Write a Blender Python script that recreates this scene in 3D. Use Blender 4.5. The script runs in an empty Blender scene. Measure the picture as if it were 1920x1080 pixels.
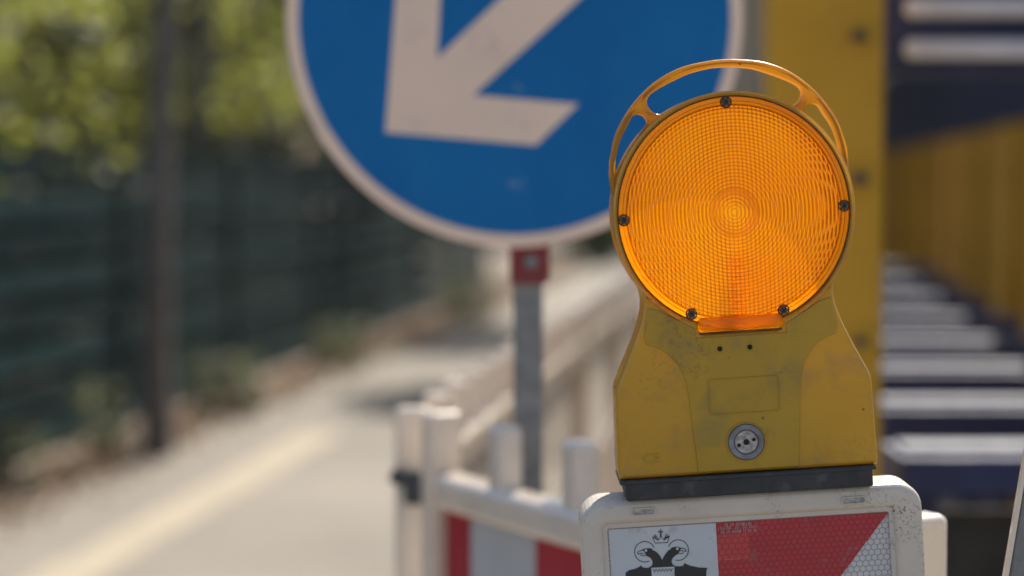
import bpy, bmesh, math, random
from mathutils import Vector, Matrix, Euler
random.seed(11)
R = math.radians
scene = bpy.context.scene
C = scene.collection

# ------------------------------------------------------------------ camera, sky, sun, exposure
F = 4107.0            # focal length in photo pixels (1920 wide)
H = 1.41              # eye height
PITCH = math.atan(210 / F)
cam_d = bpy.data.cameras.new('camera')
cam_d.sensor_width = 36.0
cam_d.lens = 36.0 * F / 1920
cam_d.clip_start = 0.05
cam_d.clip_end = 3000
cam_d.dof.use_dof = True
cam_d.dof.focus_distance = 1.905
cam_d.dof.aperture_fstop = 2.35
cam = bpy.data.objects.new('camera', cam_d)
cam.location = (0, 0, H)
cam.rotation_euler = (math.pi / 2 - PITCH, 0, 0)
C.objects.link(cam)
scene.camera = cam

SUN_AZ = R(21)        # to the right of the view direction, ahead of the camera
SUN_EL = R(47)
world = bpy.data.worlds.new('World')
scene.world = world
world.use_nodes = True
wn = world.node_tree.nodes
sky = wn.new('ShaderNodeTexSky')
sky.sky_type = 'NISHITA'
sky.sun_disc = False
sky.sun_elevation = SUN_EL
sky.sun_rotation = SUN_AZ
sky.air_density = 1.0
sky.dust_density = 2.0
wn['Background'].inputs['Strength'].default_value = 0.10
world.node_tree.links.new(sky.outputs[0], wn['Background'].inputs[0])
sun_d = bpy.data.lights.new('sun', 'SUN')
sun_d.energy = 5.0
sun_d.angle = R(0.53)
sun_d.color = (1.0, 0.93, 0.82)
sun = bpy.data.objects.new('sun', sun_d)
tosun = Vector((math.sin(SUN_AZ) * math.cos(SUN_EL), math.cos(SUN_AZ) * math.cos(SUN_EL), math.sin(SUN_EL)))
sun.rotation_euler = tosun.to_track_quat('Z', 'Y').to_euler()
sun.location = tosun * 50
C.objects.link(sun)
vs = scene.view_settings
vs.view_transform = 'Standard'
vs.look = 'None'
vs.exposure = 0.78
vs.gamma = 1
vs.use_curve_mapping = False
scene.cycles.use_denoising = True
scene.cycles.max_bounces = 14
scene.cycles.transmission_bounces = 10
scene.cycles.diffuse_bounces = 6
scene.cycles.sample_clamp_indirect = 6

# ------------------------------------------------------------------ geometry of the view, used to lay the place out
def world_at(px, py, d):
    """point at view depth d seen at photo pixel px, py"""
    fw = Vector((0, math.cos(PITCH), -math.sin(PITCH)))
    up = Vector((0, math.sin(PITCH), math.cos(PITCH)))
    return Vector((0, 0, H)) + d * (fw + Vector((1, 0, 0)) * ((px - 960) / F) + up * ((540 - py) / F))
def ground_at(px, py):
    q = world_at(px, py, 1.0) - Vector((0, 0, H))
    k = -H / q.z
    return Vector((q.x * k, q.y * k, 0))
RD = Vector((0.1244, 0.9922, 0))           # direction of the path
RT = Vector((0.9922, -0.1244, 0))          # to its right
ROADA = -math.atan2(0.1244, 0.9922)        # rotation about z that turns +Y into RD
def road(s, t, z=0.0):
    return RD * s + RT * t + Vector((0, 0, z))

# ------------------------------------------------------------------ object helpers
def link(name, me, mat=None, parent=None, loc=None, rot=None):
    o = bpy.data.objects.new(name, me)
    if me is not None and mat is not None and not me.materials:
        me.materials.append(mat)
    C.objects.link(o)
    if parent is not None:
        o.parent = parent
    if loc is not None:
        o.location = loc
    if rot is not None:
        o.rotation_euler = rot
    return o
def tag(o, label=None, cat=None, group=None, kind=None):
    if label: o['label'] = label
    if cat: o['category'] = cat
    if group: o['group'] = group
    if kind: o['kind'] = kind
    return o
def thing(name, label, cat, loc=(0, 0, 0), rot=(0, 0, 0), group=None):
    o = link(name, None, None, None, loc, rot)
    o.empty_display_size = 0.1
    return tag(o, label, cat, group)
def mesh_of(bm, smooth=False, angle=None, name='mesh'):
    me = bpy.data.meshes.new(name)
    bm.normal_update()
    bm.to_mesh(me)
    bm.free()
    if smooth:
        me.shade_smooth()
        if angle: me.set_sharp_from_angle(angle=R(angle))
    return me
def box(bm, c, s, rot=None, bevel=0.0, seg=2):
    r = bmesh.ops.create_cube(bm, size=1.0)
    vs_ = r['verts']
    M = Matrix.Translation(c) @ (rot.to_matrix().to_4x4() if rot else Matrix()) @ Matrix.Diagonal((*s, 1))
    bmesh.ops.transform(bm, matrix=M, verts=vs_)
    if bevel > 0:
        es = list({e for v in vs_ for e in v.link_edges})
        bmesh.ops.bevel(bm, geom=es, offset=bevel, segments=seg, affect='EDGES', profile=0.5)
def box_mesh(c, s, rot=None, bevel=0.0, seg=2):
    bm = bmesh.new()
    box(bm, Vector(c), s, rot, bevel, seg)
    return mesh_of(bm)
def tube(bm, a, b, r1, r2=None, n=12, caps=True):
    a, b = Vector(a), Vector(b)
    d = b - a
    r2 = r1 if r2 is None else r2
    M = Matrix.Translation((a + b) / 2) @ d.to_track_quat('Z', 'Y').to_matrix().to_4x4()
    bmesh.ops.create_cone(bm, cap_ends=caps, segments=n, radius1=r1, radius2=r2, depth=d.length, matrix=M)
def tube_mesh(a, b, r1, r2=None, n=12, smooth=True):
    bm = bmesh.new(); tube(bm, a, b, r1, r2, n)
    return mesh_of(bm, smooth, 40)
def lathe_y(profile, n=64, smooth=True, angle=None, closed=False):
    """profile = (radius, y) pairs turned about the Y axis"""
    bm = bmesh.new()
    rings = []
    for r, y in profile:
        if r < 1e-6:
            rings.append([bm.verts.new((0, y, 0))])
        else:
            rings.append([bm.verts.new((r * math.cos(2 * math.pi * k / n), y, r * math.sin(2 * math.pi * k / n))) for k in range(n)])
    pairs = list(zip(rings[:-1], rings[1:]))
    if closed: pairs.append((rings[-1], rings[0]))
    for a, b in pairs:
        for k in range(n):
            k2 = (k + 1) % n
            if len(a) == 1 and len(b) == 1: continue
            if len(a) == 1: bm.faces.new((a[0], b[k], b[k2]))
            elif len(b) == 1: bm.faces.new((a[k2], a[k], b[0]))
            else: bm.faces.new((a[k], b[k], b[k2], a[k2]))
    return mesh_of(bm, smooth, angle)
def plate(loops, y0, y1, bevel=0.0, res=2):
    """closed outlines (u, v) -> solid between y0 (front) and y1 (back); later loops are holes"""
    cu = bpy.data.curves.new('outline', 'CURVE')
    cu.dimensions = '2D'
    cu.fill_mode = 'BOTH'
    for lp in loops:
        sp = cu.splines.new('POLY')
        sp.points.add(len(lp) - 1)
        for p, (u, v) in zip(sp.points, lp):
            p.co = (u, v, 0, 1)
        sp.use_cyclic_u = True
    cu.extrude = max((y1 - y0) / 2 - bevel, 1e-5)
    cu.bevel_depth = bevel
    cu.bevel_resolution = res
    cu.offset = -bevel
    ob = bpy.data.objects.new('outline', cu)
    me = bpy.data.meshes.new_from_object(ob)
    me.transform(Matrix.Translation((0, (y0 + y1) / 2, 0)) @ Matrix.Rotation(math.pi / 2, 4, 'X'))
    bpy.data.objects.remove(ob)
    bpy.data.curves.remove(cu)
    bm = bmesh.new(); bm.from_mesh(me)
    bmesh.ops.remove_doubles(bm, verts=bm.verts, dist=1e-6)
    bm.to_mesh(me); bm.free()
    for p in me.polygons: p.use_smooth = False
    me.materials.clear()
    return me
def stroke(points, w, closed=False):
    """outline of a drawn line of width w"""
    n = len(points)
    L, Rr = [], []
    for i in range(n):
        a = Vector(points[max(i - 1, 0)]); b = Vector(points[min(i + 1, n - 1)])
        d = (b - a).normalized(); nn = Vector((-d.y, d.x)) * (w / 2)
        p = Vector(points[i])
        L.append(tuple(p + nn)); Rr.append(tuple(p - nn))
    return L + Rr[::-1]
def text_mesh(s, size, y):
    cu = bpy.data.curves.new('lettering', 'FONT')
    cu.body = s; cu.size = size; cu.extrude = 0.0002; cu.align_x = 'LEFT'
    ob = bpy.data.objects.new('lettering', cu)
    me = bpy.data.meshes.new_from_object(ob)
    me.transform(Matrix.Translation((0, y, 0)) @ Matrix.Rotation(math.pi / 2, 4, 'X'))
    bpy.data.objects.remove(ob)
    me.materials.clear()
    return me
def arc(cx, cy, r, a0, a1, n):
    return [(cx + r * math.cos(R(a0 + (a1 - a0) * k / (n - 1))), cy + r * math.sin(R(a0 + (a1 - a0) * k / (n - 1)))) for k in range(n)]
def round_rect(u0, v0, u1, v1, r, n=7):
    return (arc(u1 - r, v1 - r, r, 0, 90, n) + arc(u0 + r, v1 - r, r, 90, 180, n) +
            arc(u0 + r, v0 + r, r, 180, 270, n) + arc(u1 - r, v0 + r, r, 270, 360, n))
def smooth_line(pts, k=4):
    """Catmull-Rom through points"""
    out = []
    n = len(pts)
    for i in range(n - 1):
        p0 = Vector(pts[max(i - 1, 0)]); p1 = Vector(pts[i]); p2 = Vector(pts[i + 1]); p3 = Vector(pts[min(i + 2, n - 1)])
        for j in range(k):
            t = j / k
            q = 0.5 * ((2 * p1) + (p2 - p0) * t + (2 * p0 - 5 * p1 + 4 * p2 - p3) * t * t + (3 * p1 - p0 - 3 * p2 + p3) * t ** 3)
            out.append(tuple(q))
    out.append(tuple(pts[-1]))
    return out

# ------------------------------------------------------------------ materials
class NT:
    def __init__(s, name):
        s.m = bpy.data.materials.new(name); s.m.use_nodes = True
        s.t = s.m.node_tree; s.t.nodes.clear()
        s.out = s.t.nodes.new('ShaderNodeOutputMaterial')
    def n(s, kind, **kw):
        nd = s.t.nodes.new('ShaderNode' + kind)
        for k, v in kw.items():
            if hasattr(nd, k) and k not in nd.inputs: setattr(nd, k, v)
            else: s.put(nd, k, v)
        return nd
    def put(s, nd, k, v):
        i = nd.inputs[k]
        if isinstance(v, bpy.types.NodeSocket): s.t.links.new(v, i)
        elif isinstance(v, bpy.types.Node): s.t.links.new(v.outputs[0], i)
        else: i.default_value = v
    def noise(s, scale, detail=4, rough=0.55, coord=None, dist=0.0):
        nd = s.n('TexNoise'); nd.inputs['Scale'].default_value = scale
        nd.inputs['Detail'].default_value = detail; nd.inputs['Roughness'].default_value = rough
        nd.inputs['Distortion'].default_value = dist
        s.t.links.new(coord if coord is not None else s.obj(), nd.inputs['Vector'])
        return nd.outputs['Fac']
    def obj(s):
        if not hasattr(s, '_tc'): s._tc = s.n('TexCoord')
        return s._tc.outputs['Object']
    def ramp(s, fac, stops):
        nd = s.n('ValToRGB'); s.t.links.new(fac, nd.inputs[0])
        el = nd.color_ramp.elements
        while len(el) < len(stops): el.new(0.5)
        for e, (p, c) in zip(el, stops):
            e.position = p; e.color = (c, c, c, 1) if isinstance(c, (int, float)) else (*c, 1)
        return nd.outputs[0]
    def mix(s, fac, a, b, blend='MIX'):
        nd = s.n('Mix', data_type='RGBA', blend_type=blend)
        for k, v in ((0, fac), (6, a), (7, b)):
            i = nd.inputs[k]
            if isinstance(v, bpy.types.NodeSocket): s.t.links.new(v, i)
            elif isinstance(v, (int, float)): i.default_value = v if k == 0 else (v, v, v, 1)
            else: i.default_value = (*v, 1)
        return nd.outputs[2]
    def math(s, op, a, b=None, c=None):
        nd = s.n('Math', operation=op)
        for k, v in enumerate((a, b, c)):
            if v is None: continue
            if isinstance(v, bpy.types.NodeSocket): s.t.links.new(v, nd.inputs[k])
            else: nd.inputs[k].default_value = v
        return nd.outputs[0]
    def bump(s, h, strength, dist):
        nd = s.n('Bump'); nd.inputs['Strength'].default_value = strength; nd.inputs['Distance'].default_value = dist
        s.t.links.new(h, nd.inputs['Height'])
        return nd.outputs[0]
    def mixs(s, fac, a, b):
        nd = s.n('MixShader')
        s.put(nd, 0, fac)
        s.t.links.new(a.outputs[0], nd.inputs[1]); s.t.links.new(b.outputs[0], nd.inputs[2])
        return nd
    def done(s, sh):
        s.t.links.new(sh.outputs[0], s.out.inputs[0])
        return s.m
def rgb(c): return (*c, 1)

def mat_basic(name, col, rough=0.6, metal=0.0, var=0.25, scale=8.0, bump=0.0, bscale=60, transl=0.0, tcol=None, spec=0.5, dirt=None, dirt_amt=0.5, dscale=25, coat=0.0):
    n = NT(name)
    c = n.mix(n.ramp(n.noise(scale), [(0.3, 0.0), (0.7, 1.0)]), [x * (1 - var) for x in col], [min(x * (1 + var * 0.6), 1) for x in col])
    if dirt:
        d = n.ramp(n.noise(dscale, 8, 0.65), [(0.55, 0.0), (0.68, dirt_amt)])
        c = n.mix(d, c, dirt)
    p = n.n('BsdfPrincipled')
    n.put(p, 'Base Color', c); p.inputs['Metallic'].default_value = metal
    p.inputs['Specular IOR Level'].default_value = spec
    rr = n.ramp(n.noise(scale * 3), [(0.3, max(rough - 0.1, 0)), (0.7, min(rough + 0.1, 1))])
    n.put(p, 'Roughness', rr)
    if bump: n.put(p, 'Normal', n.bump(n.noise(bscale, 6), bump, 0.002))
    if coat: p.inputs['Coat Weight'].default_value = coat; p.inputs['Coat Roughness'].default_value = 0.1
    if transl:
        t = n.n('BsdfTranslucent')
        n.put(t, 'Color', rgb(tcol) if tcol else c)
        return n.done(n.mixs(transl, p, t))
    return n.done(p)

M = {}
M['white_plastic'] = mat_basic('white_plastic', (0.84, 0.74, 0.63), 0.25, var=0.12, coat=1.0, transl=0.13, tcol=(0.85, 0.72, 0.52), dirt=(0.3, 0.26, 0.2), dirt_amt=0.4, dscale=6)
def beacon_plastic():
    n = NT('beacon_white_plastic')
    c = n.mix(n.ramp(n.noise(15), [(0.3, 0.0), (0.7, 1.0)]), (0.60, 0.54, 0.47), (0.72, 0.66, 0.59))
    film = n.ramp(n.noise(30, 6, 0.6), [(0.5, 0.0), (0.75, 0.35)])
    c = n.mix(film, c, (0.36, 0.31, 0.26))
    spk = n.math('MULTIPLY', n.ramp(n.noise(330, 4, 0.7), [(0.53, 0.0), (0.60, 1.0)]), n.ramp(n.noise(17, 3, 0.6), [(0.50, 0.0), (0.62, 0.85)]))
    c = n.mix(spk, c, (0.10, 0.065, 0.045))
    p = n.n('BsdfPrincipled'); n.put(p, 'Base Color', c); n.put(p, 'Roughness', n.ramp(film, [(0.0, 0.35), (0.4, 0.6)]))
    n.put(p, 'Normal', n.bump(n.noise(150, 6), 0.2, 0.002))
    t = n.n('BsdfTranslucent'); n.put(t, 'Color', rgb((0.8, 0.7, 0.56)))
    return n.done(n.mixs(0.12, p, t))
M['beacon_white'] = beacon_plastic()
M['rubber'] = mat_basic('black_rubber', (0.026, 0.029, 0.034), 0.55, var=0.3, scale=30, bump=0.3, bscale=220, dirt=(0.12, 0.12, 0.12), dirt_amt=0.35, dscale=50)
M['black_plastic'] = mat_basic('black_plastic', (0.05, 0.056, 0.06), 0.5)
def sign_blue():
    n = NT('sign_blue_foil')
    mp = n.n('Mapping'); n.t.links.new(n.obj(), mp.inputs[0]); mp.inputs['Scale'].default_value = (9, 9, 3); mp.inputs['Rotation'].default_value = (0, 0.35, 0)
    c = n.mix(n.ramp(n.noise(4), [(0.3, 0.0), (0.7, 1.0)]), (0.0, 0.128, 0.37), (0.003, 0.17, 0.44))
    sm_ = n.ramp(n.noise(1.0, 5, 0.6, mp.outputs[0]), [(0.52, 0.0), (0.75, 0.4)])
    c = n.mix(sm_, c, (0.04, 0.21, 0.45))
    c = n.mix(n.ramp(n.noise(26, 2), [(0.70, 0.0), (0.74, 0.4)]), c, (0.25, 0.35, 0.5))
    p = n.n('BsdfPrincipled'); n.put(p, 'Base Color', c); n.put(p, 'Roughness', n.ramp(sm_, [(0.0, 0.4), (0.5, 0.6)])); p.inputs['Specular IOR Level'].default_value = 0.2
    return n.done(p)
M['sign_blue'] = sign_blue()
M['sign_white'] = mat_basic('sign_white_foil', (0.92, 0.69, 0.54), 0.5, spec=0.2, var=0.06, scale=6, dirt=(0.45, 0.38, 0.33), dirt_amt=0.4, dscale=9)  # warm tint in the base colour stands in for light bounced off the ground
M['galv'] = mat_basic('galvanised_steel', (0.33, 0.35, 0.36), 0.5, metal=0.6, var=0.25, scale=25)
M['galv_dull'] = mat_basic('dull_galvanised_steel', (0.25, 0.25, 0.24), 0.65, metal=0.1, var=0.3, scale=40, bump=0.2, bscale=90)
M['red_paint'] = mat_basic('red_paint', (0.24, 0.03, 0.035), 0.5, var=0.2)
M['red_foil'] = mat_basic('red_foil', (0.45, 0.02, 0.04), 0.4, var=0.1, transl=0.1)
M['grey_foil'] = mat_basic('silver_foil', (0.5, 0.5, 0.5), 0.4, var=0.06)
M['yellow_steel'] = mat_basic('yellow_painted_steel', (0.54, 0.305, 0.034), 0.7, spec=0.2, var=0.15, scale=4, dirt=(0.15, 0.11, 0.05), dirt_amt=0.5, dscale=7)
M['ochre_steel'] = mat_basic('ochre_painted_steel', (0.50, 0.26, 0.028), 0.8, spec=0.2, var=0.3, scale=3)
M['orange_steel'] = mat_basic('orange_painted_steel', (0.68, 0.32, 0.035), 0.7, var=0.15, scale=3)
M['blue_steel'] = mat_basic('blue_painted_steel', (0.026, 0.034, 0.10), 0.6, var=0.3, scale=5, dirt=(0.12, 0.11, 0.1), dirt_amt=0.4, dscale=9)
M['dark_blue'] = mat_basic('dark_blue_painted_steel', (0.013, 0.021, 0.056), 0.8, var=0.3, scale=4, spec=0.2)
M['pale_rail'] = mat_basic('pale_galvanised_rail', (0.085, 0.095, 0.128), 0.6, var=0.45, scale=14)
M['header_rail'] = mat_basic('pale_painted_rail', (0.72, 0.72, 0.78), 0.5, var=0.15)
M['bolt_steel_shade'] = mat_basic('dark_bolt_steel_and_shade', (0.075, 0.068, 0.06), 0.8, var=0.4, scale=6)  # shared by the column bolts and the sheet standing in for shade
M['bark'] = mat_basic('bark', (0.15, 0.13, 0.11), 0.9, var=0.4, scale=12, bump=0.8, bscale=30)
M['lamp_pole'] = mat_basic('weathered_pole_paint', (0.10, 0.095, 0.088), 0.6, var=0.25, scale=6)
M['strip_a'] = mat_basic('dark_green_privacy_strip', (0.005, 0.024, 0.026), 0.9, var=0.5, scale=3, spec=0.1)
M['strip_b'] = mat_basic('faded_green_privacy_strip', (0.012, 0.040, 0.042), 0.9, var=0.5, scale=3, spec=0.1)
M['fence_steel'] = mat_basic('anthracite_fence_steel', (0.022, 0.03, 0.03), 0.7, spec=0.2)
M['render_wall'] = mat_basic('beige_render', (0.46, 0.37, 0.25), 0.9, var=0.1, scale=0.6)
M['glass_dark'] = mat_basic('dark_window_glass', (0.03, 0.035, 0.04), 0.1)
M['roof_tile'] = mat_basic('roof_tile', (0.2, 0.09, 0.06), 0.8)
M['screw'] = mat_basic('dark_screw_steel', (0.085, 0.075, 0.07), 0.45, metal=0.5, var=0.4, scale=300)
M['stalk'] = mat_basic('amber_stalk_plastic', (0.50, 0.17, 0.012), 0.5, transl=0.7, tcol=(0.95, 0.42, 0.015))
M['ring'] = mat_basic('amber_ring_plastic', (0.6, 0.2, 0.012), 0.5, transl=0.72, tcol=(0.95, 0.42, 0.012))
M['hole'] = mat_basic('dark_recess', (0.012, 0.01, 0.009), 0.8)
M['gasket'] = mat_basic('grimy_gasket', (0.13, 0.055, 0.016), 0.8, var=0.6, scale=60)
M['print_black'] = mat_basic('black_print', (0.022, 0.022, 0.026), 0.5, var=0.15, scale=60)
M['print_pale'] = mat_basic('pale_print', (0.62, 0.34, 0.34), 0.5)
M['sticker'] = mat_basic('white_sticker', (0.52, 0.55, 0.58), 0.4, var=0.07, scale=20, dirt=(0.2, 0.2, 0.2), dirt_amt=0.5, dscale=45)
M['lock_grey'] = mat_basic('worn_grey_lock', (0.22, 0.225, 0.245), 0.5, metal=0.2, var=0.45, scale=90, bump=0.4, bscale=300)
M['lock_core'] = mat_basic('corroded_lock_core', (0.45, 0.41, 0.38), 0.6, metal=0.2, var=0.55, scale=250, bump=0.6, bscale=500)

def housing_material(name='yellow_translucent_housing', tr=0.23):
    n = NT(name)
    big = n.noise(9, 4)
    c = n.mix(n.ramp(big, [(0.35, 0.0), (0.68, 1.0)]), (0.48, 0.30, 0.027), (0.60, 0.375, 0.031))
    # grey-green grime smears and dark specks
    g = n.ramp(n.noise(26, 7, 0.6, dist=0.6), [(0.50, 0.0), (0.66, 0.38)])
    c = n.mix(g, c, (0.20, 0.18, 0.10))
    sc2 = n.math('MULTIPLY', n.ramp(n.noise(240, 4, 0.75), [(0.54, 0.0), (0.60, 1.0)]), n.ramp(n.noise(13, 3, 0.6, dist=0.4), [(0.52, 0.0), (0.66, 0.6)]))
    c = n.mix(sc2, c, (0.14, 0.10, 0.045))
    mp = n.n('Mapping'); n.t.links.new(n.obj(), mp.inputs[0]); mp.inputs['Scale'].default_value = (60, 60, 700); mp.inputs['Rotation'].default_value = (0, 0.9, 0)
    scr = n.math('MULTIPLY', n.ramp(n.noise(1.0, 2, 0.5, mp.outputs[0]), [(0.66, 0.0), (0.70, 1.0)]), n.ramp(n.noise(21, 2), [(0.5, 0.0), (0.62, 0.45)]))
    c = n.mix(scr, c, (0.60, 0.46, 0.18))
    v = n.n('TexVoronoi'); v.inputs['Scale'].default_value = 90
    n.t.links.new(n.obj(), v.inputs['Vector'])
    spk = n.math('MULTIPLY', n.ramp(v.outputs['Distance'], [(0.08, 1.0), (0.14, 0.0)]), n.ramp(n.noise(40, 2), [(0.58, 0.0), (0.64, 0.9)]))
    c = n.mix(spk, c, (0.04, 0.025, 0.01))
    p = n.n('BsdfPrincipled'); n.put(p, 'Base Color', c)
    n.put(p, 'Roughness', n.ramp(big, [(0.3, 0.24), (0.7, 0.40)]))
    n.put(p, 'Normal', n.bump(n.noise(160, 5), 0.12, 0.001))
    t = n.n('BsdfTranslucent'); n.put(t, 'Color', n.mix(spk, (0.92, 0.55, 0.07), (0.1, 0.05, 0.01)))
    return n.done(n.mixs(tr, p, t))
M['housing'] = housing_material()
M['lip'] = mat_basic('pale_worn_lip_plastic', (0.52, 0.36, 0.09), 0.25, var=0.2, scale=40, transl=0.55, tcol=(1.0, 0.72, 0.3), dirt=(0.12, 0.07, 0.03), dirt_amt=0.8, dscale=60)
M['handle'] = housing_material('yellow_translucent_handle', 0.5)

def amber_material(name, transl, refr, rough, col=(1.0, 0.40, 0.012), grid=False, clear=0.0):
    n = NT(name)
    cv = n.mix(n.ramp(n.noise(14, 3), [(0.35, 0.0), (0.7, 1.0)]), (col[0], col[1] * 0.84, col[2]), (col[0], col[1] * 1.1, col[2] * 1.1))
    if grid:      # facet light and dark painted in: deeper amber in the valleys between prisms
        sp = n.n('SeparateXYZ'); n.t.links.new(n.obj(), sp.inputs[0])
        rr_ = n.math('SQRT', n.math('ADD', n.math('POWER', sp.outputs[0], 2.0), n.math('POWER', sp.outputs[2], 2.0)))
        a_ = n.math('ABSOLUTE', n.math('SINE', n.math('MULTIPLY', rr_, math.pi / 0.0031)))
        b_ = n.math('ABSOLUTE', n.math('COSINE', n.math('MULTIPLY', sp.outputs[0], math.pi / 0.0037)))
        relief = n.math('MULTIPLY', n.math('POWER', a_, 0.8), n.math('POWER', b_, 0.8))
        cv = n.mix(n.math('MULTIPLY', n.ramp(relief, [(0.10, 1.0), (0.66, 0.0)]), n.ramp(n.noise(30, 2), [(0.3, 0.7), (0.7, 1.0)])), cv, (0.62, 0.18, 0.003))
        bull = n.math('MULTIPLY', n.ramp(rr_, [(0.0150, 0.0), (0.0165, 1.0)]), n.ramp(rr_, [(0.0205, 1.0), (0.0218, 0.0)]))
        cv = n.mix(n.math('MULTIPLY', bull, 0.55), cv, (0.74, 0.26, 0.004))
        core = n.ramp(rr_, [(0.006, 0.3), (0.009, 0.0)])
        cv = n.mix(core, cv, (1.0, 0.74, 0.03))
    t = n.n('BsdfTranslucent'); n.put(t, 'Color', cv)
    rf = n.n('BsdfRefraction'); n.put(rf, 'Color', cv); rf.inputs['IOR'].default_value = 1.42; rf.inputs['Roughness'].default_value = rough
    gl = n.n('BsdfGlossy'); gl.inputs['Roughness'].default_value = 0.18
    df = n.n('BsdfDiffuse'); n.put(df, 'Color', rgb((0.7, 0.27, 0.008)))
    a = n.mixs(refr / (refr + transl), t, rf)
    a = n.mixs(1 - refr - transl, a, df)
    if clear:     # the rear lens is clear enough for the sun to shine through it
        tp = n.n('BsdfTransparent'); n.put(tp, 'Color', cv)
        a = n.mixs(clear, a, tp)
    fr = n.n('Fresnel'); fr.inputs['IOR'].default_value = 1.35
    return n.done(n.mixs(fr.outputs[0], a, gl))
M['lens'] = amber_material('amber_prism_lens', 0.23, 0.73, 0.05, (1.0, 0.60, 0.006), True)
M['lens_back'] = amber_material('amber_rear_lens', 0.42, 0.54, 0.15, (1.0, 0.64, 0.02), clear=0.24)
M['lens_rim'] = amber_material('amber_lens_rim', 0.74, 0.12, 0.4, (0.98, 0.52, 0.01))

M['lens_tab'] = amber_material('amber_lens_tab', 0.58, 0.12, 0.3, (0.95, 0.54, 0.012))

def honeycomb_material(name, cell_col, line_col, pitch, patch=False):
    """retroreflective foil: printed hexagonal cells"""
    n = NT(name)
    sp = n.n('SeparateXYZ'); n.t.links.new(n.obj(), sp.inputs[0])
    x = n.math('DIVIDE', sp.outputs[0], pitch)
    z = n.math('DIVIDE', sp.outputs[2], pitch)
    s3 = math.sqrt(3)
    def cell(ox, oz):
        a = n.math('SUBTRACT', n.math('FLOORED_MODULO', n.math('ADD', x, ox), 1.0), 0.5)
        b = n.math('SUBTRACT', n.math('FLOORED_MODULO', n.math('ADD', z, oz), s3), s3 / 2)
        a = n.math('ABSOLUTE', a); b = n.math('ABSOLUTE', b)
        return n.math('MAXIMUM', a, n.math('ADD', n.math('MULTIPLY', a, 0.5), n.math('MULTIPLY', b, s3 / 2)))
    e = n.math('MINIMUM', cell(0, 0), cell(0.5, s3 / 2))
    f = n.ramp(e, [(0.40, 0.0), (0.46, 1.0)])
    nz = n.ramp(n.noise(30, 4), [(0.3, 0.0), (0.7, 1.0)])
    c = n.mix(nz, [q * 0.85 for q in cell_col], cell_col)
    c = n.mix(f, c, line_col)
    c = n.mix(n.ramp(n.noise(55, 6, 0.7), [(0.60, 0.0), (0.72, 0.45)]), c, (0.24, 0.17, 0.14))
    p = n.n('BsdfPrincipled'); n.put(p, 'Base Color', c); p.inputs['Roughness'].default_value = 0.3
    n.put(p, 'Normal', n.bump(f, 0.25, 0.0004))
    return n.done(p)
M['foil_red'] = honeycomb_material('red_honeycomb_foil', (0.48, 0.028, 0.045), (0.24, 0.012, 0.022), 0.0054)
M['foil_red_light'] = honeycomb_material('faded_red_honeycomb_foil', (0.58, 0.055, 0.06), (0.34, 0.022, 0.03), 0.0058)
M['foil_white'] = honeycomb_material('white_honeycomb_foil', (0.60, 0.58, 0.58), (0.25, 0.25, 0.27), 0.0054)

def ground_material(name, a, b, scale, fine, bump=0.6):
    n = NT(name)
    co = n.n('NewGeometry').outputs['Position']
    c = n.mix(n.ramp(n.noise(scale, 6, 0.6, co), [(0.3, 0.0), (0.7, 1.0)]), a, b)
    f = n.noise(fine, 3, 0.7, co)
    c = n.mix(n.ramp(f, [(0.35, 0.35), (0.6, 0.0)]), c, [q * 0.45 for q in a])
    p = n.n('BsdfPrincipled'); n.put(p, 'Base Color', c); p.inputs['Roughness'].default_value = 0.9
    n.put(p, 'Normal', n.bump(f, bump, 0.006))
    return n.done(p)
M['asphalt'] = ground_material('worn_pale_asphalt', (0.175, 0.156, 0.130), (0.26, 0.23, 0.19), 0.7, 130)
M['earth'] = ground_material('dry_earth', (0.13, 0.10, 0.075), (0.24, 0.185, 0.135), 1.6, 40)
def worn_marking():
    n = NT('worn_yellow_marking')
    co = n.n('NewGeometry').outputs['Position']
    c = n.mix(n.ramp(n.noise(2.5, 5, 0.6, co), [(0.3, 0.0), (0.7, 1.0)]), (0.31, 0.262, 0.18), (0.36, 0.305, 0.21))
    w_ = n.ramp(n.noise(9, 7, 0.75, co), [(0.42, 0.0), (0.60, 0.8)])
    c = n.mix(w_, c, (0.24, 0.21, 0.172))
    p = n.n('BsdfPrincipled'); n.put(p, 'Base Color', c); p.inputs['Roughness'].default_value = 0.85
    return n.done(p)
M['yellow_line'] = worn_marking()

def leaf_material(name, col, tr):
    n = NT(name)
    oi = n.n('NewGeometry')
    r = oi.outputs['Random Per Island']
    c = n.mix(r, [q * 0.6 for q in col], [q * 1.35 for q in col])
    t_ = n.mix(r, [q * 0.7 for q in tr], [min(q * 1.2, 1) for q in tr])
    p = n.n('BsdfPrincipled'); n.put(p, 'Base Color', c); p.inputs['Roughness'].default_value = 0.5
    t = n.n('BsdfTranslucent'); n.put(t, 'Color', t_)
    return n.done(n.mixs(0.45, p, t))
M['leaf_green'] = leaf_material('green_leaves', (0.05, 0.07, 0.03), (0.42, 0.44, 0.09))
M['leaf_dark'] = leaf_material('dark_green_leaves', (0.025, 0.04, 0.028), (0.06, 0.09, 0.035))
M['leaf_pale'] = leaf_material('pale_weed_leaves', (0.065, 0.075, 0.05), (0.15, 0.16, 0.09))
M['leaf_dry'] = leaf_material('dry_fallen_leaves', (0.17, 0.115, 0.075), (0.22, 0.14, 0.08))

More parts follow.
